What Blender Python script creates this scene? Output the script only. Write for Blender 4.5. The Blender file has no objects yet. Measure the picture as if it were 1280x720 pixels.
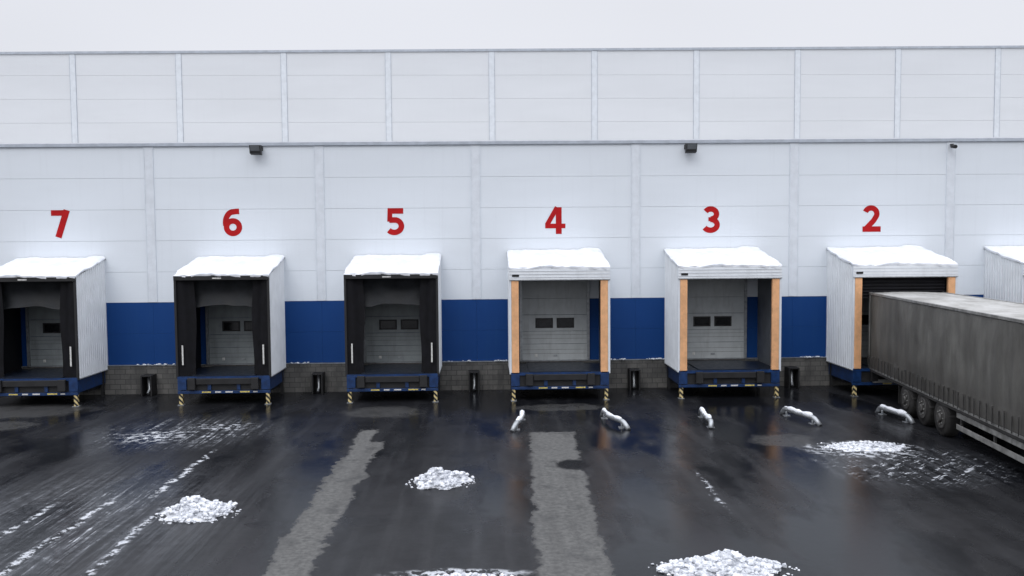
import bpy, math, random
from mathutils import Matrix, Vector, noise
random.seed(7)
sc=bpy.context.scene
COL=sc.collection
sc.view_settings.view_transform='Standard'
sc.view_settings.look='None'
sc.view_settings.exposure=0

# ---------------------------------------------------------------- node helpers
class NT:
    def __init__(s,tree): s.t=tree; s.n=tree.nodes; s.l=tree.links
    def new(s,typ,**kw):
        n=s.n.new(typ)
        for k,v in kw.items(): setattr(n,k,v)
        return n
    def put(s,sock,v):
        if isinstance(v,bpy.types.NodeSocket): s.l.new(v,sock)
        elif v is not None:
            if isinstance(v,(tuple,list)) and len(v)==3 and sock.type=='RGBA': v=(*v,1)
            sock.default_value=v
    def m(s,op,a,b=None,c=None,clamp=False):
        n=s.new('ShaderNodeMath',operation=op); n.use_clamp=clamp
        s.put(n.inputs[0],a); s.put(n.inputs[1],b)
        if c is not None: s.put(n.inputs[2],c)
        return n.outputs[0]
    def ramp(s,x,a,b,lo=0.,hi=1.,smooth=True):
        n=s.new('ShaderNodeMapRange'); n.interpolation_type='SMOOTHSTEP' if smooth else 'LINEAR'
        s.put(n.inputs['Value'],x)
        if b<a: a,b,lo,hi=b,a,hi,lo
        n.inputs['From Min'].default_value=a;n.inputs['From Max'].default_value=b
        n.inputs['To Min'].default_value=lo;n.inputs['To Max'].default_value=hi
        return n.outputs[0]
    def mix(s,f,a,b,mode='MIX'):
        n=s.new('ShaderNodeMix',data_type='RGBA',blend_type=mode)
        s.put(n.inputs[0],f); s.put(n.inputs[6],a); s.put(n.inputs[7],b)
        return n.outputs[2]
    def vec(s,v,scale=(1,1,1),rot=(0,0,0),loc=(0,0,0)):
        n=s.new('ShaderNodeMapping'); s.l.new(v,n.inputs[0])
        n.inputs['Scale'].default_value=scale;n.inputs['Rotation'].default_value=rot;n.inputs['Location'].default_value=loc
        return n.outputs[0]
    def noise(s,v,scale,detail=4,rough=.55,dist=0.):
        n=s.new('ShaderNodeTexNoise'); s.l.new(v,n.inputs['Vector'])
        n.inputs['Scale'].default_value=scale;n.inputs['Detail'].default_value=detail
        n.inputs['Roughness'].default_value=rough;n.inputs['Distortion'].default_value=dist
        return n.outputs[0]
    def xyz(s,v):
        n=s.new('ShaderNodeSeparateXYZ'); s.l.new(v,n.inputs[0]); return n.outputs
    def bump(s,h,strength=.3,dist=.02):
        n=s.new('ShaderNodeBump'); s.l.new(h,n.inputs['Height'])
        n.inputs['Strength'].default_value=strength;n.inputs['Distance'].default_value=dist
        return n.outputs[0]

def newmat(name):
    m=bpy.data.materials.new(name); m.use_nodes=True
    t=NT(m.node_tree); b=t.n['Principled BSDF']; return m,t,b
def coords(t,kind='Object'):
    return t.new('ShaderNodeTexCoord').outputs[kind]

def simple(name,col,rough=.5,metal=0.,var=.12,scale=3.,bump=0.,dirt=0.,dirtcol=(.12,.11,.1),bscale=40,spec=.5):
    m,t,b=newmat(name); v=coords(t)
    n=t.noise(v,scale,4,.6)
    dark=tuple(c*(1-var) for c in col); lite=tuple(min(1,c*(1+var)) for c in col)
    c=t.mix(t.ramp(n,.3,.7),dark,lite)
    if dirt>0:
        st=t.noise(t.vec(v,(2.5,2.5,.35)),2.2,5,.65)
        c=t.mix(t.m('MULTIPLY',t.ramp(st,.48,.78),dirt),c,dirtcol)
    t.put(b.inputs['Base Color'],c)
    t.put(b.inputs['Roughness'],t.ramp(n,.2,.8,max(0,rough-.08),min(1,rough+.08)))
    b.inputs['Metallic'].default_value=metal
    b.inputs['Specular IOR Level'].default_value=spec
    if bump>0: t.put(b.inputs['Normal'],t.bump(t.noise(v,bscale,3),bump,.01))
    return m

def wall_mat(name,col,dirt=.25,dc=(.45,.47,.5)):
    m,t,b=newmat(name); v=coords(t); x=t.xyz(v)
    big=t.noise(t.vec(v,(.12,1,.5)),1.,3,.6)
    st=t.noise(t.vec(v,(3,1,.18)),1.5,5,.7)
    c=t.mix(t.ramp(big,.3,.7),tuple(k*.95 for k in col),col)
    c=t.mix(t.m('MULTIPLY',t.ramp(st,.5,.8),dirt),c,dc)
    t.put(b.inputs['Base Color'],c)
    b.inputs['Roughness'].default_value=.5
    b.inputs['Specular IOR Level'].default_value=.25
    w=t.m('SINE',t.m('MULTIPLY',x[2],2*math.pi/.2))
    w=t.m('POWER',t.m('ABSOLUTE',w),.4)
    t.put(b.inputs['Normal'],t.bump(w,.05,.02))
    return m

M={}
M['white']=wall_mat('painted_sandwich_panel',(.73,.775,.825),dirt=.12)
M['whiteb']=wall_mat('painted_sandwich_panel_hall',(.70,.725,.76),dirt=.06)  # hall wall paint, with distance haze mixed into its colour
M['joint']=simple('panel_joint',(.50,.53,.58),.6)
M['cap']=simple('capping_metal',(.42,.46,.52),.4,var=.1)
M['blue']=wall_mat('blue_panel',(.003,.045,.19),dirt=.3,dc=(.015,.07,.2))
M['trim']=simple('white_trim',(.68,.72,.77),.4,var=.05,dirt=.2,dirtcol=(.45,.47,.5))
M['shelter']=simple('shelter_cladding',(.74,.77,.80),.4,var=.05,scale=2,dirt=.22,dirtcol=(.42,.43,.44))
M['black']=simple('black_curtain',(.005,.005,.007),.65,var=.4,scale=4,bump=.3,bscale=6,spec=.2)
M['hood']=simple('dark_hood_fabric',(.015,.017,.02),.6,var=.3,scale=3,bump=.4,bscale=5,spec=.3)
M['inner']=simple('inner_lining_dark',(.007,.0075,.01),.6,var=.2,spec=.2)
M['innerw']=simple('inner_lining',(.11,.12,.135),.5,var=.2,dirt=.4)
M['door']=simple('door_panel',(.45,.48,.49),.45,var=.08,scale=2,dirt=.45,dirtcol=(.25,.25,.25))
M['doorb']=simple('door_panel_shaded',(.27,.30,.31),.5,var=.12,scale=2,dirt=.5,dirtcol=(.15,.16,.16))  # darker copy of the door colour, standing in for shade behind the hood
M['glass']=simple('dark_glass',(.01,.011,.013),.12,var=.1)
M['frame']=simple('black_rubber',(.012,.012,.013),.6,var=.3)
M['orange']=simple('orange_pad',(.74,.40,.20),.6,var=.12,scale=4,dirt=.35,dirtcol=(.46,.30,.18))
M['bluesteel']=simple('blue_steel',(.005,.03,.11),.4,var=.3,scale=5,dirt=.6,dirtcol=(.012,.016,.028))
M['plate']=simple('tread_plate',(.010,.015,.028),.4,metal=.2,var=.4,scale=6,bump=.4,bscale=60)
M['label']=simple('label_yellow',(.55,.45,.12),.5,var=.4,scale=20)
M['labelw']=simple('label_white',(.6,.6,.58),.5,var=.2,scale=20)
M['red']=simple('red_paint',(.40,.006,.008),.6,var=.12,scale=3,spec=.2)
M['galv']=simple('galvanised_steel',(.36,.38,.4),.4,metal=.6,var=.2,scale=8)
M['alu']=simple('dirty_aluminium',(.25,.25,.24),.5,metal=.3,var=.3,scale=5,dirt=.6,dirtcol=(.08,.075,.07))
M['tyre']=simple('tyre_rubber',(.018,.017,.016),.8,var=.4,scale=8,bump=.3)
M['hub']=simple('wheel_hub',(.06,.058,.055),.6,var=.4,scale=8)
M['chassis']=simple('chassis_dirty',(.03,.029,.028),.7,var=.4,scale=5)
M['cabpaint']=simple('cab_paint',(.35,.36,.37),.35,var=.1)
M['lens']=simple('lamp_lens',(.12,.13,.14),.15)

m,t,b=newmat('snow');v=coords(t)
n=t.noise(v,9,4,.6);n2=t.noise(v,2.,3)
c=t.mix(t.ramp(n2,.35,.7),(.78,.80,.84),(.66,.69,.74))
t.put(b.inputs['Base Color'],c);b.inputs['Roughness'].default_value=.8
b.inputs['Specular IOR Level'].default_value=.2
t.put(b.inputs['Normal'],t.bump(n,.6,.04));M['snow']=m
m,t,b=newmat('dirty_snow');v=coords(t)
n=t.noise(v,22,4,.6);n2=t.noise(v,8.,4,.7)
c=t.mix(t.ramp(n2,.40,.66),(.74,.76,.80),(.36,.38,.42))
t.put(b.inputs['Base Color'],c);b.inputs['Roughness'].default_value=.75
b.inputs['Specular IOR Level'].default_value=.25
t.put(b.inputs['Normal'],t.bump(n,.5,.03));M['dsnow']=m
# brick plinth
m,t,b=newmat('grey_brick');v=coords(t);x=t.xyz(v)
cb=t.new('ShaderNodeCombineXYZ');t.l.new(x[0],cb.inputs[0]);t.l.new(x[2],cb.inputs[1])
br=t.new('ShaderNodeTexBrick');t.l.new(cb.outputs[0],br.inputs['Vector'])
br.inputs['Scale'].default_value=1.;br.inputs['Brick Width'].default_value=.39;br.inputs['Row Height'].default_value=.19
br.inputs['Mortar Size'].default_value=.012;br.inputs['Color1'].default_value=(.15,.145,.135,1);br.inputs['Color2'].default_value=(.10,.098,.093,1);br.inputs['Mortar'].default_value=(.055,.055,.053,1)
st=t.noise(t.vec(v,(1.2,1,.5)),1.5,5,.7)
c=t.mix(t.ramp(st,.4,.7,0,.7),br.outputs[0],(.045,.045,.044))
t.put(b.inputs['Base Color'],c);b.inputs['Roughness'].default_value=.8
M['brick']=m
# hazard stripes
m,t,b=newmat('hazard_stripes');v=coords(t);x=t.xyz(v)
s=t.m('FRACT',t.m('MULTIPLY',t.m('ADD',t.m('ADD',x[0],x[1]),x[2]),5.5))
t.put(b.inputs['Base Color'],t.mix(t.ramp(s,.47,.53),(.62,.5,.24),(.015,.015,.015)));b.inputs['Roughness'].default_value=.5;M['hazard']=m
# tarp
m,t,b=newmat('dirty_tarpaulin');v=coords(t);x=t.xyz(v)
n=t.noise(t.vec(v,(1,1.2,.3)),1.6,6,.68);n2=t.noise(v,.6,3,.6);n3=t.noise(v,14,4,.7)
c=t.mix(t.ramp(n,.3,.72),(.078,.077,.07),(.145,.143,.131))
c=t.mix(t.ramp(n2,.4,.75,0,.6),c,(.065,.062,.056))
c=t.mix(t.ramp(n3,.5,.8,0,.35),c,(.045,.043,.04))
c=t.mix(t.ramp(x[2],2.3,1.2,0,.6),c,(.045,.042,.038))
t.put(b.inputs['Base Color'],c);b.inputs['Roughness'].default_value=.6
t.put(b.inputs['Normal'],t.bump(t.noise(t.vec(v,(1,3,.6)),2.,4,.6),.5,.04));M['tarp']=m
m,t,b=newmat('roof_tarpaulin');v=coords(t)
n=t.noise(t.vec(v,(1,.5,1)),1.4,5,.65)
c=t.mix(t.ramp(n,.35,.65),(.24,.235,.22),(.42,.42,.41))
t.put(b.inputs['Base Color'],c);b.inputs['Roughness'].default_value=.6;M['rooftarp']=m

# ---------------------------------------------------------------- mesh builder
class MB:
    def __init__(s): s.v=[];s.f=[];s.mi=[];s.sm=[];s.mats=[]
    def mid(s,k):
        if k not in s.mats: s.mats.append(k)
        return s.mats.index(k)
    def quad(s,pts,k,smooth=False):
        o=len(s.v);s.v+=[tuple(p) for p in pts];s.f.append(tuple(range(o,o+len(pts))));s.mi.append(s.mid(k));s.sm.append(smooth)
    def box(s,x0,x1,y0,y1,z0,z1,k):
        s.hexa([(x0,y0,z0),(x1,y0,z0),(x1,y1,z0),(x0,y1,z0),(x0,y0,z1),(x1,y0,z1),(x1,y1,z1),(x0,y1,z1)],k)
    def hexa(s,p,k):
        o=len(s.v);s.v+=p
        for f in ((0,3,2,1),(4,5,6,7),(0,1,5,4),(1,2,6,5),(2,3,7,6),(3,0,4,7)):
            s.f.append(tuple(o+i for i in f));s.mi.append(s.mid(k));s.sm.append(False)
    def tube(s,pts,r,k,seg=12,caps=True,rs=None):
        pts=[Vector(p) for p in pts];rings=[]
        for i,p in enumerate(pts):
            d=(pts[min(i+1,len(pts)-1)]-pts[max(i-1,0)]).normalized()
            a=d.orthogonal().normalized() if abs(d.z)>.9 else d.cross(Vector((0,0,1))).normalized()
            b=d.cross(a).normalized();rr=rs[i] if rs else r
            o=len(s.v);s.v+=[tuple(p+a*rr*math.cos(2*math.pi*j/seg)+b*rr*math.sin(2*math.pi*j/seg)) for j in range(seg)];rings.append(o)
        for a,b in zip(rings,rings[1:]):
            for j in range(seg):
                s.f.append((a+j,a+(j+1)%seg,b+(j+1)%seg,b+j));s.mi.append(s.mid(k));s.sm.append(True)
        if caps:
            s.f.append(tuple(rings[0]+j for j in reversed(range(seg))));s.mi.append(s.mid(k));s.sm.append(False)
            s.f.append(tuple(rings[-1]+j for j in range(seg)));s.mi.append(s.mid(k));s.sm.append(False)
    def grid(s,fn,nu,nv,k,smooth=True):
        o=len(s.v)
        for i in range(nu+1):
            for j in range(nv+1): s.v.append(tuple(fn(i/nu,j/nv)))
        for i in range(nu):
            for j in range(nv):
                a=o+i*(nv+1)+j;s.f.append((a,a+nv+1,a+nv+2,a+1));s.mi.append(s.mid(k));s.sm.append(smooth)
    def ico(s,c,r,k,flat=1.):
        t=(1+5**.5)/2
        vs=[(-1,t,0),(1,t,0),(-1,-t,0),(1,-t,0),(0,-1,t),(0,1,t),(0,-1,-t),(0,1,-t),(t,0,-1),(t,0,1),(-t,0,-1),(-t,0,1)]
        fs=[(0,11,5),(0,5,1),(0,1,7),(0,7,10),(0,10,11),(1,5,9),(5,11,4),(11,10,2),(10,7,6),(7,1,8),(3,9,4),(3,4,2),(3,2,6),(3,6,8),(3,8,9),(4,9,5),(2,4,11),(6,2,10),(8,6,7),(9,8,1)]
        o=len(s.v);q=Matrix.Rotation(random.random()*6,3,Vector((random.random(),random.random(),1)).normalized())
        for p in vs:
            w=q@Vector(p).normalized()*r*random.uniform(.65,1.3);s.v.append((c[0]+w.x,c[1]+w.y,c[2]+w.z*flat))
        for f in fs: s.f.append(tuple(o+i for i in f));s.mi.append(s.mid(k));s.sm.append(False)
    def obj(s,name,parent=None,bevel=0):
        me=bpy.data.meshes.new(name);me.from_pydata(s.v,[],s.f)
        for k in s.mats: me.materials.append(M[k])
        me.polygons.foreach_set('material_index',s.mi);me.polygons.foreach_set('use_smooth',s.sm);me.update()
        ob=bpy.data.objects.new(name,me);COL.objects.link(ob)
        if parent: ob.parent=parent
        if bevel:
            b=ob.modifiers.new('bevel','BEVEL');b.width=bevel;b.segments=2;b.limit_method='ANGLE'
        return ob
def empty(name,loc=(0,0,0),rz=0):
    e=bpy.data.objects.new(name,None);e.location=loc;e.rotation_euler=(0,0,rz);e.empty_display_size=.3;COL.objects.link(e);return e

# ---------------------------------------------------------------- ground
m,t,b=newmat('wet_asphalt');v=coords(t);x=t.xyz(v);X,Y=x[0],x[1]
nl=t.noise(t.vec(v,(1,.45,1)),.33,4,.6)
nm=t.noise(v,1.3,5,.65);nf=t.noise(v,9,5,.7);ng=t.noise(v,70,2,.7)
nt=t.noise(t.vec(v,(1.,.07,1)),1.7,4,.6)     # traffic streaks, along the lanes
e1=t.m('SUBTRACT',nm,.5);e2=t.m('SUBTRACT',nf,.5)
edge=t.m('ADD',t.m('MULTIPLY',e1,.9),t.m('MULTIPLY',e2,.3))
def strip(cx,w,y0,y1,slope=0,soft=.06,e=1.):
    xx=t.m('SUBTRACT',t.m('SUBTRACT',X,cx),t.m('MULTIPLY',Y,slope))
    d=t.m('ADD',t.m('ABSOLUTE',xx),t.m('MULTIPLY',edge,e))
    a=t.ramp(d,w+soft,w-soft)
    yy=t.m('ADD',t.m('ABSOLUTE',t.m('SUBTRACT',Y,(y0+y1)/2)),t.m('MULTIPLY',edge,1.6*e))
    h=abs(y1-y0)/2
    return t.m('MULTIPLY',a,t.ramp(yy,h+soft*1.5,h-soft*1.5))
def blob(cx,cy,rx,ry,soft=.25,e=1.):
    a=t.m('DIVIDE',t.m('SUBTRACT',X,cx),rx);c_=t.m('DIVIDE',t.m('SUBTRACT',Y,cy),ry)
    d=t.m('SQRT',t.m('ADD',t.m('MULTIPLY',a,a),t.m('MULTIPLY',c_,c_)))
    return t.ramp(t.m('ADD',d,t.m('MULTIPLY',edge,e)),1+soft,1-soft)
def mx(l):
    r=l[0]
    for q in l[1:]: r=t.m('MAXIMUM',r,q)
    return r
soft_dry=mx([blob(2.9,-3.6,1.5,.6,e=2),blob(-3.1,-4.,1.2,.9,e=2),blob(-15.3,-3.,2.2,1.2,e=2),blob(8.6,-8.7,.9,.75,e=2),blob(-14.8,-5.4,1.2,.7,e=2)])
dry=mx([strip(2.5,.62,-22,-7.3,.04,e=.8),strip(-2.9,.40,-24,-8.2,.01,e=1.1),strip(-3.15,.25,-8.6,-6.6,.0,e=.8),t.m('MULTIPLY',soft_dry,.4)])
hole=mx([blob(2.5,-10.9,.42,.5,.2,.6),blob(-2.05,-14.9,.5,.28,.2,.6)])
wet=t.ramp(nl,.50,.58)
pud=mx([hole,blob(1.4,-14.8,.42,.2,.2,.5),blob(-4.1,-15,.4,.2,.2,.5),blob(8.3,-14.7,.6,.25,.2,.5),wet])
dry=t.m('MULTIPLY',dry,t.m('SUBTRACT',1,hole))
dry=t.m('MULTIPLY',dry,t.ramp(nm,.3,.5,.6,1))
asph=t.mix(t.ramp(nm,.3,.7),(.007,.0073,.009),(.015,.0155,.018))
asph=t.mix(t.ramp(nt,.45,.7,0,.75),asph,(.028,.029,.032))
asph=t.mix(t.ramp(ng,.45,.75,0,.4),asph,(.036,.038,.041))
asph=t.mix(t.m('MULTIPLY',pud,.8),asph,(.005,.0055,.0075))
dc=t.mix(t.ramp(nf,.3,.7),(.080,.081,.081),(.13,.13,.128))
dc=t.mix(t.ramp(ng,.5,.8,0,.3),dc,(.2,.2,.195))
dc=t.mix(t.ramp(nt,.5,.65,0,.35),dc,(.065,.065,.065))
col=t.mix(dry,asph,dc)
# thin trodden snow / slush
vs=t.noise(t.vec(v,(5,.22,1),(0,0,.06)),1.6,5,.72,.8)
vs2=t.noise(v,4.5,5,.75)
def region(masks,src,thr,s=.06):
    return t.m('MULTIPLY',mx(masks),t.ramp(src,thr,thr+s))
rot=t.new('ShaderNodeVectorRotate',rotation_type='Z_AXIS');t.l.new(v,rot.inputs['Vector']);rot.inputs['Angle'].default_value=math.radians(50)
vs3=t.noise(t.vec(rot.outputs[0],(4,.5,1)),2.,5,.75,.5)
def line(cx,w,y0,y1,slope=0):
    xx=t.m('ABSOLUTE',t.m('ADD',t.m('SUBTRACT',t.m('SUBTRACT',X,cx),t.m('MULTIPLY',Y,slope)),t.m('ADD',t.m('MULTIPLY',e1,.5),t.m('MULTIPLY',e2,.25))))
    h=(y1-y0)/2
    return t.m('MULTIPLY',t.ramp(xx,w+.05,w-.03),t.ramp(t.m('ABSOLUTE',t.m('SUBTRACT',Y,(y0+y1)/2)),h+.4,h-.4))
both=t.m('ADD',t.m('MULTIPLY',vs,.65),t.m('MULTIPLY',vs2,.35))
patch=t.ramp(nm,.40,.55)
snow=mx([t.m('MULTIPLY',region([blob(-8.4,-15.0,2.0,3.0,.5)],both,.545,.09),t.ramp(nm,.42,.6,.15,1)),
  region([line(-7.0,.07,-13,-9),line(-7.55,.07,-18.5,-13.2,.02),line(-6.9,.07,-18.5,-14,-.03),line(-8.2,.06,-18,-13.5,.05)],vs2,.49),
  t.m('MULTIPLY',region([blob(-8.7,-6.6,2.0,1.7,.5)],t.m('MULTIPLY',t.m('ADD',vs,vs2),.5),.53),patch),
  region([blob(-9.3,-7.1,.9,.7,.6)],vs2,.50),region([blob(-7.6,-5.9,.7,.5,.6)],vs2,.52),
  region([blob(10.9,-11.4,1.9,1.6,.4)],t.m('MULTIPLY',t.m('ADD',vs3,vs2),.5),.535),
  region([line(5.6,.05,-14.6,-11.8,.02)],vs2,.52),
  region([blob(-.2,-17.7,1.1,.22,.3)],vs2,.48),
  region([blob(10.3,-9.8,1.35,.85,.3)],vs2,.50)])
slush=t.m('MULTIPLY',mx([blob(-8.4,-15.0,3.0,4.,.6),blob(10.7,-11.2,2.2,1.9,.5),blob(-8.7,-6.6,2.2,1.9,.5)]),t.ramp(both,.42,.60,0,.32))
col=t.mix(slush,col,(.17,.18,.2))
col=t.mix(snow,col,t.mix(t.ramp(nf,.35,.65),(.66,.68,.72),(.34,.36,.39)))
t.put(b.inputs['Base Color'],col)
r=t.ramp(nl,.36,.58,.42,.20)
r=t.m('ADD',r,t.m('MULTIPLY',e2,.14))
r=t.m('SUBTRACT',r,t.m('MULTIPLY',pud,.1),clamp=True)
r=t.m('MAXIMUM',r,t.m('MULTIPLY',mx([dry,snow]),.75))
r=t.m('MAXIMUM',r,.08)
t.put(b.inputs['Roughness'],r)
b.inputs['IOR'].default_value=1.33
t.put(b.inputs['Specular IOR Level'],t.m('MULTIPLY',t.m('SUBTRACT',1,mx([dry,snow])),t.ramp(pud,0,1,.26,.42)))
bh=t.m('ADD',ng,t.m('MULTIPLY',t.noise(v,5,2),1.5))
t.put(b.inputs['Normal'],t.bump(bh,.075,.02))
M['ground']=m
g=MB();g.quad([(-900,-900,0),(900,-900,0),(900,900,0),(-900,900,0)],'ground');g.obj('ground')

# ---------------------------------------------------------------- warehouse front block
SE=[-48,-42,-36,-30,-24,-18,-12,-5.78,0,6,12,18,24,30,36,42,48]
ZT=9.3
wh=empty('warehouse_building')
a=MB();a.box(-48,48,.12,18,0,ZT-.3,'joint');a.obj('core',wh)
def fz(x): return ZT+.0025*x      # parapet falls very slightly along the building
a=MB()
rows=[3.42,4.55,5.7,6.85,8.0,None]
for s0,s1 in zip(SE,SE[1:]):
    for z0,z1 in zip(rows,rows[1:]):
        zl=(z1-.0035) if z1 else fz(s0)-.06; zr_=(z1-.0035) if z1 else fz(s1)-.06
        p=[(s0+.003,0,z0+.0035),(s1-.003,0,z0+.0035),(s1-.003,.119,z0+.0035),(s0+.003,.119,z0+.0035),(s0+.003,0,zl),(s1-.003,0,zr_),(s1-.003,.119,zr_),(s0+.003,.119,zl)]
        a.hexa(p,'white')
a.obj('upper_panels',wh)
a=MB()
for s0,s1 in zip(SE,SE[1:]):
    for z0,z1 in ((1.1,2.26),(2.26,3.415)):
        a.box(s0+.002,s1-.002,0,.119,z0+.002,z1-.002,'blue')
a.obj('blue_band_panels',wh)
a=MB();a.box(-48,48,-.06,.118,0,1.07,'brick');a.obj('brick_plinth',wh)
a=MB();a.box(-48,48,-.09,.1,1.072,1.096,'galv');a.obj('plinth_drip_flashing',wh)
a=MB()
for s in SE:
    zt_=fz(s)-.12
    a.box(s-.17,s+.17,-.022,-.001,3.43,zt_,'trim')
    a.box(s-.17,s-.15,-.035,-.0225,3.43,zt_,'trim');a.box(s+.15,s+.17,-.035,-.0225,3.43,zt_,'trim')
a.obj('vertical_cover_strips',wh)
a=MB()
def bar(x0,x1,y0,y1,fn,dz0,dz1,k):
    a.hexa([(x0,y0,fn(x0)+dz0),(x1,y0,fn(x1)+dz0),(x1,y1,fn(x1)+dz0),(x0,y1,fn(x0)+dz0),(x0,y0,fn(x0)+dz1),(x1,y0,fn(x1)+dz1),(x1,y1,fn(x1)+dz1),(x0,y1,fn(x0)+dz1)],k)
bar(-48.1,48.1,-.06,.35,fz,-.05,.03,'snow');bar(-48.1,48.1,-.07,-.061,fz,-.11,.0,'cap')
a.obj('parapet_capping',wh)
a=MB();a.box(-48,48,.35,17.9,ZT-.299,ZT-.2,'rooftarp');a.obj('roof_membrane',wh)
a=MB()
for c0,c1,n in ((-12.6,-10.6,40),(-7,-6.3,16),(-1.3,-.2,10),(.6,1.25,22),(4.9,5.6,14),(6.4,7.2,25),(12.3,13.3,35),(-18,-17,20)):
    for i in range(n):
        xx=random.uniform(c0,c1);a.ico((xx,-.1+random.uniform(-.03,.03),1.1+random.uniform(0,.03)),random.uniform(.015,.055),'snow',.6)
a.obj('snow_on_flashing',wh)

# rear high hall
hb=empty('warehouse_hall_building')
YB=18.0
def hz(x): return 16.78+.006*x
a=MB();a.box(-80,80,YB+.12,YB+60,0,16.1,'joint');a.obj('core',hb)
a=MB();sb=[.8+6*i for i in range(-12,13)]
zr=[8.6,9.9,11.25,12.6,13.95,15.3,None]
for s0,s1 in zip(sb,sb[1:]):
    for z0,z1 in zip(zr,zr[1:]):
        zl=(z1-.004) if z1 else hz(s0)-.1; zq=(z1-.004) if z1 else hz(s1)-.1
        a.hexa([(s0+.004,YB,z0+.004),(s1-.004,YB,z0+.004),(s1-.004,YB+.119,z0+.004),(s0+.004,YB+.119,z0+.004),(s0+.004,YB,zl),(s1-.004,YB,zq),(s1-.004,YB+.119,zq),(s0+.004,YB+.119,zl)],'whiteb')
a.obj('panels',hb)
a=MB()
for s in sb:
    a.box(s-.15,s+.15,YB-.03,YB-.001,8.6,hz(s)-.13,'trim')
    a.box(s-.17,s-.15,YB-.035,YB-.001,8.6,hz(s)-.13,'cap');a.box(s+.15,s+.17,YB-.035,YB-.001,8.6,hz(s)-.13,'cap')
bar(-72,73,YB-.06,YB+.3,hz,-.1,0,'trim');bar(-72,73,YB-.07,YB-.061,hz,-.12,.01,'cap')
a.obj('cover_strips_and_capping',hb)

# ---------------------------------------------------------------- dock numbers (painted sheet numerals)
def arc(cx,cy,rx,ry,a0,a1,n=22):
    return [(cx+rx*math.cos(math.radians(a0+(a1-a0)*i/n)),cy+ry*math.sin(math.radians(a0+(a1-a0)*i/n))) for i in range(n+1)]
TW=.205;h2=TW/2
GL={'7':[([( -.34,.5-h2),(.25,.5-h2)],TW),([(.235,.5),(-.10,-.5)],.23)],
    '4':[([(.13,.5),(.13,-.5)],.22),([(-.38,-.20),(.38,-.20)],.175),([(.07,.5),(-.31,-.16)],.175)],
    '2':[(arc(-.02,.18,.225,.22,160,-25)+[(.08,-.08),(-.24,-.42)],TW),([(-.34,-.5+h2),(.36,-.5+h2)],TW)],
    '3':[(arc(-.04,.21,.22,.19,150,-90),TW),(arc(-.05,-.195,.255,.205,90,-150),TW),([(-.13,.015),(.0,.015)],.15)],
    '5':[([(-.21,.5),(-.23,.0)],.18),([(-.30,.5-h2),(.28,.5-h2)],TW),([(-.24,.06)]+arc(-.06,-.165,.265,.235,75,-140),TW)],
    '6':[([(.27,.42),(.16,.415)]+arc(.05,.0,.285,.40,95,195),TW),(arc(.03,-.165,.235,.23,0,360,36),TW)]}
def ribbon(mb,path,w,y,k):
    P=[Vector((p[0],p[1])) for p in path];L_=[];R_=[]
    closed=(P[0]-P[-1]).length<1e-4
    for i,p in enumerate(P):
        if closed: d0=(P[i]-P[i-1 if i else -2]).normalized();d1=(P[i+1 if i<len(P)-1 else 1]-P[i]).normalized()
        else:
            d0=(P[i]-P[i-1]).normalized() if i else (P[1]-P[0]).normalized()
            d1=(P[i+1]-P[i]).normalized() if i<len(P)-1 else d0
        d=(d0+d1).normalized();nn=Vector((-d.y,d.x));s=w/2/max(.6,nn.dot(Vector((-d0.y,d0.x))))
        L_.append(p+nn*s);R_.append(p-nn*s)
    for i in range(len(P)-1):
        mb.quad([(R_[i].x,y,R_[i].y),(R_[i+1].x,y,R_[i+1].y),(L_[i+1].x,y,L_[i+1].y),(L_[i].x,y,L_[i].y)],k)
for ch,X0 in (('7',-15.26),('6',-9.02),('5',-2.98),('4',2.97),('3',8.88),('2',14.98)):
    a=MB()
    for i,(path,w) in enumerate(GL[ch]): ribbon(a,path,w,-.0015*i,'red')
    o=a.obj('dock_number_sign');o.location=(X0,-.006,6.35)

# ---------------------------------------------------------------- floodlights, camera, downpipe guards
for X0 in (-8.0,8.0):
    e=empty('floodlight',(X0,0,0));a=MB()
    a.box(-.03,.03,-.3,-.08,9.0,9.05,'frame');a.box(-.2,.2,-.1,-.075,8.97,9.15,'frame')
    a.hexa([(-.2,-.42,8.85),(.2,-.42,8.85),(.2,-.22,8.81),(-.2,-.22,8.81),(-.2,-.50,9.14),(.2,-.50,9.14),(.2,-.25,9.17),(-.2,-.25,9.17)],'frame')
    a.obj('housing',e,.01)
    a=MB();a.quad([(-.17,-.425,8.88),(.17,-.425,8.88),(.17,-.504,9.12),(-.17,-.504,9.12)],'lens');a.obj('lens',e)
e=empty('security_camera',(17.95,0,0));a=MB();a.box(-.04,.04,-.2,-.07,9.08,9.13,'frame');a.tube([(0,-.15,9.05),(0,-.4,9.0)],.07,'frame');a.obj('body',e)
for X0 in (-18,-12,-5.78,0,6,12,18):
    e=empty('downpipe_guard',(X0-.12,-.06,0));a=MB()
    a.box(-.2,-.15,-.5,0,0,.72,'frame');a.box(.15,.2,-.5,0,0,.72,'frame');a.box(-.2,.2,-.5,0,.722,.77,'frame');a.box(-.149,.149,-.06,-.01,0,.72,'frame')
    a.obj('steel_frame',e,.006)
    a=MB();a.tube([(0,-.2,.70),(0,-.2,.22),(0,-.34,.08)],.055,'galv');a.obj('downpipe',e)

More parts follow.
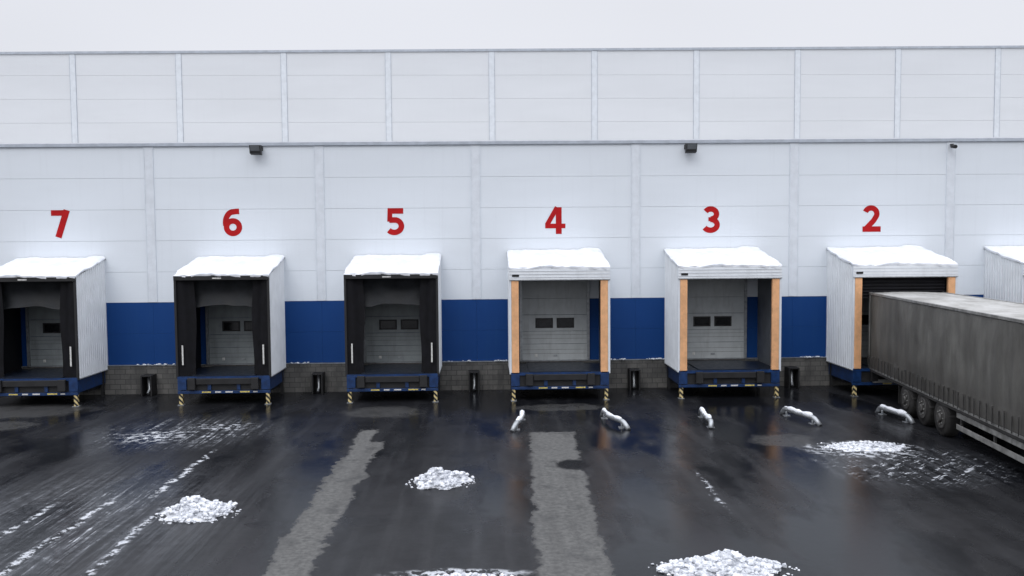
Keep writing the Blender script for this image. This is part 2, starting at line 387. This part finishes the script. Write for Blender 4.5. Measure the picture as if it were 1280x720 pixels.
# ---------------------------------------------------------------- dock shelters
def snow_roof(a,x0,x1,d,zb_,zf_,th=.1):
    def top(u,w):
        xx=x0+(x1-x0)*u;yy=-d-.03+(d+.0)*w
        z=zf_+(zb_-zf_)*w+th*(.75+.8*noise.noise(Vector((xx*1.1,yy*1.3,d+x1))))+.04*noise.noise(Vector((xx*5,yy*5,3)))
        if u in(0,1) or w==0: z-=th*.55
        yy-= .05*noise.noise(Vector((xx*3,1,1))) if w==0 else 0
        return (xx,yy,z)
    a.grid(top,40,26,'snow')
    def front(u,w):
        p=Vector(top(u,0));return (p.x,p.y+(.03 if w==0 else 0),p.z-(1-w)*(th*.7+.09*(.5+noise.noise(Vector((p.x*4,7,1+x1))))))
    a.grid(front,40,3,'snow')
    for sx in (0,1):
        a.grid(lambda u,w,sx=sx:(top(sx,u)[0],top(sx,u)[1],top(sx,u)[2]-(1-w)*th*.6),26,1,'snow')

def shelter(cx,w,kind):
    d=2.34
    e=empty('loading_dock_shelter',(cx,0,0))
    zf=4.66 if kind=='w' else 4.50
    zb_=5.2 if kind=='w' else 5.05
    zfl=1.0
    for sgn in (-1,1):
        a=MB();nr=15;prof=[]
        for i in range(nr):
            y0=-.0-(d-.02)*i/nr;s=(d-.02)/nr
            prof+=[(y0,0),(y0-s*.55,0),(y0-s*.68,.022),(y0-s*.88,.022)]
        prof.append((-(d-.02),0))
        def zt(y): return zf+(zb_-zf)*(1+y/d)-.01
        for (ya,oa),(yb,ob_) in zip(prof,prof[1:]):
            xa=sgn*(w-.03+oa);xb=sgn*(w-.03+ob_)
            a.quad([(xa,ya,zfl-.04),(xb,yb,zfl-.04),(xb,yb,zt(yb)),(xa,ya,zt(ya))],'shelter')
        a.obj('side_cladding',e)
        a=MB();xi=sgn*(w-.05)
        inn='innerw' if kind=='w' else 'inner'
        x0,x1=sorted((xi,xi-sgn*.03))
        a.hexa([(x0,-d+.03,zfl+.003),(x1,-d+.03,zfl+.003),(x1,-.001,zfl+.003),(x0,-.001,zfl+.003),(x0,-d+.03,zf-.05),(x1,-d+.03,zf-.05),(x1,-.001,zb_-.05),(x0,-.001,zb_-.05)],inn)
        a.obj('side_lining',e)
        a=MB();x0,x1=sorted((sgn*(w-.07),sgn*(w+.005)))
        a.box(x0,x1,-d-.005,-d+.05,zfl-.06,zf-.02,'trim' if kind=='w' else 'frame')
        a.box(min(sgn*(w-.06),sgn*w),max(sgn*(w-.06),sgn*w),-d+.05,-.002,zfl-.07,zfl-.045,'galv')
        a.obj('corner_post',e)
    a=MB();a.hexa([(-w,-d,zf-.03),(w,-d,zf-.03),(w,-.003,zb_-.03),(-w,-.003,zb_-.03),(-w,-d,zf),(w,-d,zf),(w,-.003,zb_),(-w,-.003,zb_)],'inner' if kind=='b' else 'innerw');a.obj('roof_deck',e)
    a=MB();snow_roof(a,-w-.01,w+.01,d,zb_,zf,.1+.02*math.sin(cx));a.obj('roof_snow',e)
    if kind=='w':
        a=MB();a.box(-w+.005,w-.005,-d-.03,-d+.02,4.24,zf-.03,'shelter')
        for i in range(3): a.box(-w+.005,w-.005,-d-.042,-d-.0305,4.32+i*.11,4.335+i*.11,'trim')
        a.box(-w-.005,w+.005,-d-.05,-d-.031,4.22,4.25,'galv')
        a.obj('header_panel',e)
        a=MB();a.box(-w+.1,-w+.34,-d-.049,-d-.043,4.35,4.43,'frame');a.obj('name_plate',e)
        for sgn in (-1,1):
            a=MB();x0,x1=sorted((sgn*(w-.075),sgn*(w-.33)))
            a.box(x0,x1,-d-.02,-d+.10,zfl-.05,4.235,'orange');a.obj('side_pad',e,.015)
    else:
        a=MB();a.box(-w,w,-d-.03,-d+.02,4.33,zf-.03,'frame');a.box(-.3,.0,-d-.036,-d-.031,4.37,4.41,'labelw');a.obj('header_beam',e)
        a=MB()
        def hood(u,q):
            xx=-w+.3+(2*w-.6)*u
            return (xx,-d+.35+.2*math.sin(q*3)+.05*noise.noise(Vector((xx*2,q*3,cx))),4.36-q*(.98+.05*math.cos(u*6.28)+.06*noise.noise(Vector((xx*2,1,cx)))))
        a.grid(hood,24,10,'hood');a.obj('top_curtain',e)
        for sgn in (-1,1):
            a=MB()
            def flap(u,q,sgn=sgn):
                xx=sgn*(w-.07-u*(.57+.03*math.sin(q*7+cx)));return (xx,-d+.04+.22*u*(.6+.4*q)+.025*math.sin(u*9+q*2),zfl-.05+3.36*q)
            a.grid(flap,14,12,'black');a.obj('side_curtain',e)
            a=MB();xx=sgn*(w-.24);a.box(xx-.025,xx+.025,-d-.02,-d+.0,1.4,2.08,'labelw');a.obj('guide_stripe',e)
    # floor & leveller
    a=MB()
    a.box(-w+.08,w-.08,-d+.03,-.08,zfl-.08,zfl,'plate')
    a.box(-w+.04,w-.04,-d-.02,-d+.028,zfl-.10,zfl-.005,'bluesteel')
    a.box(-1.08,1.08,-d+.0,-.1,zfl+.004,zfl+.03,'plate')
    a.obj('leveller_platform',e)
    a=MB()
    a.box(-w+.04,-w+.34,-d-.015,-d+.1,.52,zfl-.102,'bluesteel');a.box(w-.34,w-.04,-d-.015,-d+.1,.52,zfl-.102,'bluesteel')
    a.box(-w+.342,w-.342,-d+.04,-d+.14,.5,zfl-.102,'frame')
    a.box(-w+.04,w-.04,-d-.02,-d+.08,.40,.498,'bluesteel')
    a.box(-w+.1,-w+.2,-d+.142,-.1,.45,.9,'bluesteel');a.box(w-.2,w-.1,-d+.142,-.1,.45,.9,'bluesteel')
    for q in (-.5,.5): a.box(q-.06,q+.06,-d-.01,-d+.038,.52,.87,'bluesteel')
    a.obj('steel_frame',e,.006)
    a=MB();a.box(-w+.22,w-.22,-1.2,-.1,.3,.88,'frame');a.obj('underfloor_dark_fill',e)  # black box added to darken the open space under the platform
    a=MB()
    for q in (-1.08,1.08): a.box(q-.13,q+.13,-d-.14,-d-.022,.55,.95,'frame')
    a.box(-.94,.94,-d-.07,-d-.022,.72,.93,'frame')
    a.obj('rubber_bumper',e,.015)
    a=MB()
    for i,(q,l,k) in enumerate(((-.75,.3,'label'),(-.3,.2,'labelw'),(.05,.25,'labelw'),(.55,.34,'label'),(1.0,.15,'labelw'))):
        a.box(q,q+l,-d-.027,-d-.021,.43,.475,k)
    a.obj('warning_labels',e)
    for sgn in (-1,1):
        a=MB();xx=sgn*(w-.13);a.box(xx-.06,xx+.06,-d+.0,-d+.12,.0,.398,'hazard');a.obj('striped_leg',e,.005)
        a=MB();a.box(xx-.1,xx+.1,-d-.04,-d+.16,.001,.02,'galv');a.obj('leg_base',e)
        a=MB();a.box(xx-.05,xx+.05,-.35,-.25,0,.9,'frame');a.obj('rear_leg',e)
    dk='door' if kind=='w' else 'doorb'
    a=MB();zz=[1.1,1.72,2.2,2.82,3.44,4.1]
    for z0,z1 in zip(zz,zz[1:]): a.box(-1.22,1.22,-.05,-.004,z0+.005,z1-.005,dk)
    a.obj('sectional_door',e,.006)
    a=MB()
    for z in (1.35,1.5,1.92,2.06): a.box(-1.21,1.21,-.054,-.0505,z,z+.008,'hub')
    for x0 in (-.72,.08):
        a.box(x0,x0+.66,-.062,-.051,2.32,2.70,'frame');a.box(x0+.06,x0+.6,-.068,-.063,2.37,2.65,'glass')
    a.box(-.04,.1,-.09,-.055,1.26,1.31,'galv');a.box(-.75,-.65,-.06,-.055,1.24,1.34,'labelw')
    a.obj('door_windows_and_handle',e)
    a=MB()
    for x0 in (-1.32,1.222): a.box(x0,x0+.098,-.09,-.003,1.08,4.15,'galv')
    a.box(-1.32,1.32,-.09,-.003,4.152,4.25,'galv')
    a.obj('door_frame',e)
    return e
for cx,w,k in ((2.92,1.76,'w'),(8.9,1.83,'w'),(15.14,1.87,'w'),(-2.93,1.62,'b'),(-8.74,1.62,'b'),(-15.3,1.62,'b'),(21.2,1.85,'w')):
    e=shelter(cx,w,k)
    if cx==15.14:
        a=MB()
        def cur(u,q):
            return (-w+.34+(2*w-.68)*u,-2.2+.035*abs(math.sin(q*math.pi*7)),4.23-q*.75)
        a.grid(cur,4,84,'black',False);a.obj('ribbed_top_curtain',e)

# ---------------------------------------------------------------- wheel guides
def guide(pts,bend):
    e=empty('wheel_guide_rail',(0,0,0));a=MB()
    p=[Vector(q) for q in pts];R_=.075
    fine=[p[0]]
    for i in range(1,len(p)-1):
        A=p[i].lerp(p[i-1],min(.4,.12/max(.01,(p[i]-p[i-1]).length)));B=p[i].lerp(p[i+1],min(.4,.12/max(.01,(p[i]-p[i+1]).length)))
        for k in range(5):
            s_=k/4;fine.append(A.lerp(p[i],s_).lerp(p[i].lerp(B,s_),s_))
    fine.append(p[-1])
    a.tube(fine,R_,'galv',14);a.obj('bent_pipe',e)
    a=MB();q=[]
    core=p[1:-1]
    for i in range(len(core)-1):
        for k in range(9): q.append(core[i].lerp(core[i+1],k/9)+Vector((0,0,.045)))
    rs=[max(.02,.062+.05*noise.noise(Vector((v_.x*5,v_.y*5,bend*3.3)))) for v_ in q];rs[0]=rs[-1]=.02
    a.tube(q,.07,'snow',10,rs=rs);a.obj('snow_cap',e)
    a=MB()
    for f in (p[1].lerp(p[2],.15),p[-2].lerp(p[-3],.1)): a.box(f.x-.1,f.x+.1,f.y-.1,f.y+.1,.001,.02,'galv');a.tube([(f.x,f.y,.02),(f.x,f.y,f.z-.04)],.04,'galv')
    a.obj('feet',e)
guide([(1.5,-5.2,.0),(1.46,-5.35,.22),(1.4,-6.3,.22),(1.2,-6.95,.2),(1.08,-7.15,.0)],1)
guide([(4.0,-5.2,.0),(4.02,-5.35,.22),(4.08,-6.2,.22),(4.4,-6.9,.2),(4.52,-7.1,.0)],2)
guide([(7.15,-5.2,.0),(7.12,-5.35,.22),(7.0,-6.3,.22),(7.0,-7.0,.2),(6.95,-7.15,.0)],3)
guide([(9.75,-5.2,.0),(9.8,-5.35,.22),(9.95,-6.1,.22),(10.2,-6.75,.2),(10.3,-6.95,.0)],4)
guide([(12.85,-5.2,.0),(12.88,-5.35,.22),(12.95,-6.1,.22),(13.1,-6.7,.2),(13.15,-6.9,.0)],5)

# ---------------------------------------------------------------- snow piles
def pile(cx,cy,rx,ry,h,n,seed,sz=1.):
    random.seed(seed);a=MB()
    def f(u,q):
        an=q*2*math.pi;rr=u*(1+.55*noise.noise(Vector((math.cos(an)*1.9,math.sin(an)*1.9,seed))))
        xx=rr*rx*math.cos(an);yy=rr*ry*math.sin(an)
        z=h*max(0,1-u**1.5)*(.75+.9*noise.noise(Vector((xx*2.5,yy*2.5,seed))))+.16*h*noise.noise(Vector((xx*9,yy*9,seed)))*(1-u)
        return (cx+xx,cy+yy,max(z,.0)+(.006 if u<1 else -.01))
    a.grid(f,26,72,'dsnow')
    for i in range(n):
        an=random.random()*6.283;u=random.random()**.6*1.04
        s=random.uniform(.02,.085)*(1.2-.5*u)*sz
        p=f(min(u,1),an/6.283)
        a.ico((p[0]+random.uniform(-.05,.05),p[1]+random.uniform(-.05,.05),max(p[2],0)+s*random.uniform(.1,.6)),s,'dsnow',.75)
    for i in range(n//6):
        an=random.random()*6.283;u=random.uniform(.95,1.35);s=random.uniform(.01,.035)
        a.ico((cx+u*rx*math.cos(an),cy+u*ry*math.sin(an),s*.3),s,'dsnow',.6)
    a.obj('snow_pile')
pile(-5.6,-14.3,.64,.52,.36,360,1)
pile(-.72,-12.3,.6,.48,.3,280,2)
pile(4.25,-17.75,.98,.42,.24,420,3)
pile(10.4,-9.6,1.05,.5,.1,200,4,.8)
pile(-.0,-17.95,.75,.12,.06,110,5,.7)

# ---------------------------------------------------------------- semi trailer (with tractor)
T=empty('semi_trailer_truck',(13.95,-2.15,0),math.radians(-7.5))
L=13.6;W=2.5;Z0=1.18;Z1=3.68
a=MB()
def side(u,q,x0,sg):
    y=-L*u;z=Z0-.12+(Z1-.08-Z0+.12)*q
    post=abs(math.sin(u*math.pi*5))
    o=.045*post*math.sin(q*math.pi)+.012*math.sin(y*9+1.5*math.sin(y*2.3))*(1-q*.6)+.03*noise.noise(Vector((y*1.5,z*1.2,x0)))+.012*noise.noise(Vector((y*5,z*2,x0)))
    if q<.16: o+=.015
    return (x0-sg*o,y,z)
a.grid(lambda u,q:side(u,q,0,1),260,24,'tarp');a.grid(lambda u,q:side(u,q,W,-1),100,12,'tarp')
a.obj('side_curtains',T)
a=MB()
a.grid(lambda u,q:(W*q,-L*u,Z1-.01-.03*abs(math.sin(u*math.pi*9))*math.sin(q*math.pi)+.03*math.sin(q*math.pi)),90,10,'rooftarp')
a.obj('roof',T)
a=MB()
for x0 in (-.03,W-.05): a.box(x0,x0+.08,-L,0,Z1-.07,Z1+.012,'alu')
for x0 in (-.02,W-.1): a.box(x0,x0+.12,-.12,.0,Z0-.1,Z1-.072,'alu')
a.box(.1,W-.1,-.06,-.01,Z1-.16,Z1-.02,'alu');a.box(0.1,W-.1,-.06,-.01,Z0-.1,Z0-.002,'alu')
a.box(.1,W/2-.01,-.05,-.02,Z0,Z1-.17,'alu');a.box(W/2+.01,W-.1,-.05,-.02,Z0,Z1-.17,'alu')
a.box(0,W,-L-.05,-L-.001,Z0-.1,Z1,'alu')
a.obj('body_frame',T,.01)
a=MB();a.box(.0,W,-L,-.05,Z0-.28,Z0-.13,'chassis')
a.box(-.012,-.001,-L,-.05,Z0-.2,Z0-.135,'alu')
a.box(.75,.9,-L,-.3,.62,Z0-.281,'chassis');a.box(W-.9,W-.75,-L,-.3,.62,Z0-.281,'chassis')
for i in range(14): a.box(.1,W-.1,-.6-i*.95,-.52-i*.95,Z0-.36,Z0-.282,'chassis')
a.box(.08,W-.08,-.3,-.18,.5,.62,'alu');a.box(.6,.7,-.3,-.18,.621,.9,'chassis');a.box(W-.7,W-.6,-.3,-.18,.621,.9,'chassis')
a.obj('chassis',T)
a=MB()
for i in range(42):
    y=-.25-i*.32+random.uniform(-.03,.03);a.box(-.068,-.05,y-.012,y+.012,Z0-.16,Z0+.24,'chassis')
    if random.random()<.85: a.box(-.085,-.05,y-.025,y+.025,Z0+.24,Z0+.30,'hub')
a.obj('lashing_straps',T)
a=MB()
for z in (.48,.80): a.box(.03,.06,-11.4,-7.3,z-.07,z+.07,'alu')
for y in (-11.2,-9.4,-7.5): a.box(.061,.12,y-.04,y+.04,.42,Z0-.28,'chassis')
for z in (.48,.80): a.box(W-.06,W-.03,-11.4,-7.3,z-.07,z+.07,'alu')
a.obj('side_underrun_guard',T,.008)
a=MB()
for x0 in (.35,W-.5): a.box(x0,x0+.14,-11.75,-11.6,.05,Z0-.28,'alu');a.box(x0-.05,x0+.2,-11.8,-11.55,.0,.049,'chassis')
a.obj('landing_legs',T)
def wheel(nm,x0,x1,y,r=.52):
    a=MB();s=1 if x1>x0 else -1;wd=abs(x1-x0)
    prof=[(0,.32),(0.02,.36),(0,r-.07),(.03,r-.015),(.07,r),(wd-.07,r),(wd-.03,r-.015),(wd,r-.07),(wd,.3)]
    a.tube([(x0+s*p[0],y,r) for p in prof],r,'tyre',36,caps=True,rs=[p[1] for p in prof])
    a.tube([(x0-s*.012,y,r),(x0+s*.0,y,r)],.31,'hub',30,rs=[.29,.315])
    a.tube([(x0-s*.075,y,r),(x0-s*.012,y,r)],.13,'hub',18,rs=[.10,.13])
    for i in range(8):
        an=i*math.pi/4;a.tube([(x0-s*.035,y+.19*math.cos(an),r+.19*math.sin(an)),(x0-s*.01,y+.19*math.cos(an),r+.19*math.sin(an))],.02,'alu',8)
    for i in range(48):
        an=i*2*math.pi/48;c_,s_=math.cos(an),math.sin(an)
        xs=sorted((x0+s*.06,x0+s*(wd-.06)))
        a.box(xs[0],xs[1],y+(r-.01)*c_-.012,y+(r-.01)*c_+.012,r+(r-.01)*s_-.012,r+(r-.01)*s_+.012,'tyre')
    a.obj(nm,T)
for y in (-3.6,-4.95,-6.3):
    wheel('wheel',.02,.4,y);wheel('wheel',W-.02,W-.4,y)
    a=MB();a.tube([(.3,y,.52),(W-.3,y,.52)],.07,'chassis');a.obj('axle',T)
    a=MB()
    for xx in (.02,W-.46):
        a.grid(lambda u,q,xx=xx:(xx+.44*q,y+.6*math.cos(math.pi*(.16+.68*u)),.5+.6*math.sin(math.pi*(.16+.68*u))-.16),12,1,'chassis')
    a.obj('mudguard',T)
a=MB()
for xx in (.06,W-.46): a.box(xx,xx+.4,-2.86,-2.84,.25,.9,'tyre')
a.obj('mud_flap',T)
a=MB();y0=-L-.5
a.hexa([(.0,y0-2.25,.75),(W,y0-2.25,.75),(W,y0,.95),(0,y0,.95),(0.05,y0-2.1,3.2),(W-.05,y0-2.1,3.2),(W-.05,y0,3.5),(0.05,y0,3.5)],'cabpaint')
a.box(.05,W-.05,y0-2.32,y0-1.6,.35,.95,'cabpaint');a.obj('cab',T,.06)
a=MB();a.quad([(.15,y0-2.245,1.75),(W-.15,y0-2.245,1.75),(W-.17,y0-2.17,2.7),(.17,y0-2.17,2.7)],'glass')
a.quad([(-.006,y0-.9,1.9),(-.006,y0-1.9,1.9),(.028,y0-1.8,2.7),(.028,y0-.9,2.7)],'glass');a.quad([(W+.006,y0-.9,1.9),(W+.006,y0-1.9,1.9),(W-.028,y0-1.8,2.7),(W-.028,y0-.9,2.7)],'glass')
a.obj('cab_windows',T)
a=MB();a.box(.92,W-.92,y0-1.5,-11.9,.58,.85,'chassis');a.obj('tractor_frame',T)
for y in (y0-1.45,-12.9): wheel('wheel',.06,.4,y,.49);wheel('wheel',W-.06,W-.4,y,.49)

# ---------------------------------------------------------------- sky / light
wd=bpy.data.worlds.new('World');sc.world=wd;wd.use_nodes=True;t=NT(wd.node_tree);bg=t.n['Background']
sky=t.new('ShaderNodeTexSky',sky_type='NISHITA');sky.sun_disc=False
sky.sun_elevation=math.radians(42);sky.sun_rotation=math.radians(160)
g=t.new('ShaderNodeTexCoord').outputs['Generated'];z=t.xyz(g)[2]
cl=t.noise(t.vec(g,(1,1,2.5)),1.6,2,.5)
grad=t.ramp(z,.25,.85,.80,2.25)
grad=t.m('MULTIPLY',grad,t.ramp(cl,.3,.7,.93,1.03))
vm=t.new('ShaderNodeVectorMath',operation='SCALE');vm.inputs[0].default_value=(.95,.965,1.03);t.l.new(grad,vm.inputs['Scale'])
vs_=t.new('ShaderNodeVectorMath',operation='SCALE');t.l.new(sky.outputs[0],vs_.inputs[0]);vs_.inputs['Scale'].default_value=.006
ad=t.new('ShaderNodeVectorMath',operation='ADD');t.l.new(vm.outputs[0],ad.inputs[0]);t.l.new(vs_.outputs[0],ad.inputs[1])
t.l.new(ad.outputs[0],bg.inputs['Color']);bg.inputs['Strength'].default_value=1.0
sl=bpy.data.lights.new('sun','SUN');sl.energy=.5;sl.angle=math.radians(25);sl.color=(1,.98,.95)
so=bpy.data.objects.new('sun',sl);COL.objects.link(so);so.rotation_euler=(math.radians(48),0,math.radians(-20))

# ---------------------------------------------------------------- camera
cam=bpy.data.cameras.new('camera');co=bpy.data.objects.new('camera',cam);COL.objects.link(co)
cam.sensor_width=36;cam.lens=36*1049.8/1280;cam.clip_end=3000;cam.clip_start=.1
R=Matrix.Rotation(math.radians(-1.783),4,'Z')@Matrix.Rotation(math.radians(90-3.046),4,'X')@Matrix.Rotation(math.radians(-.42),4,'Z')
co.matrix_world=Matrix.Translation((.35,-31.487,5.513))@R
sc.camera=co
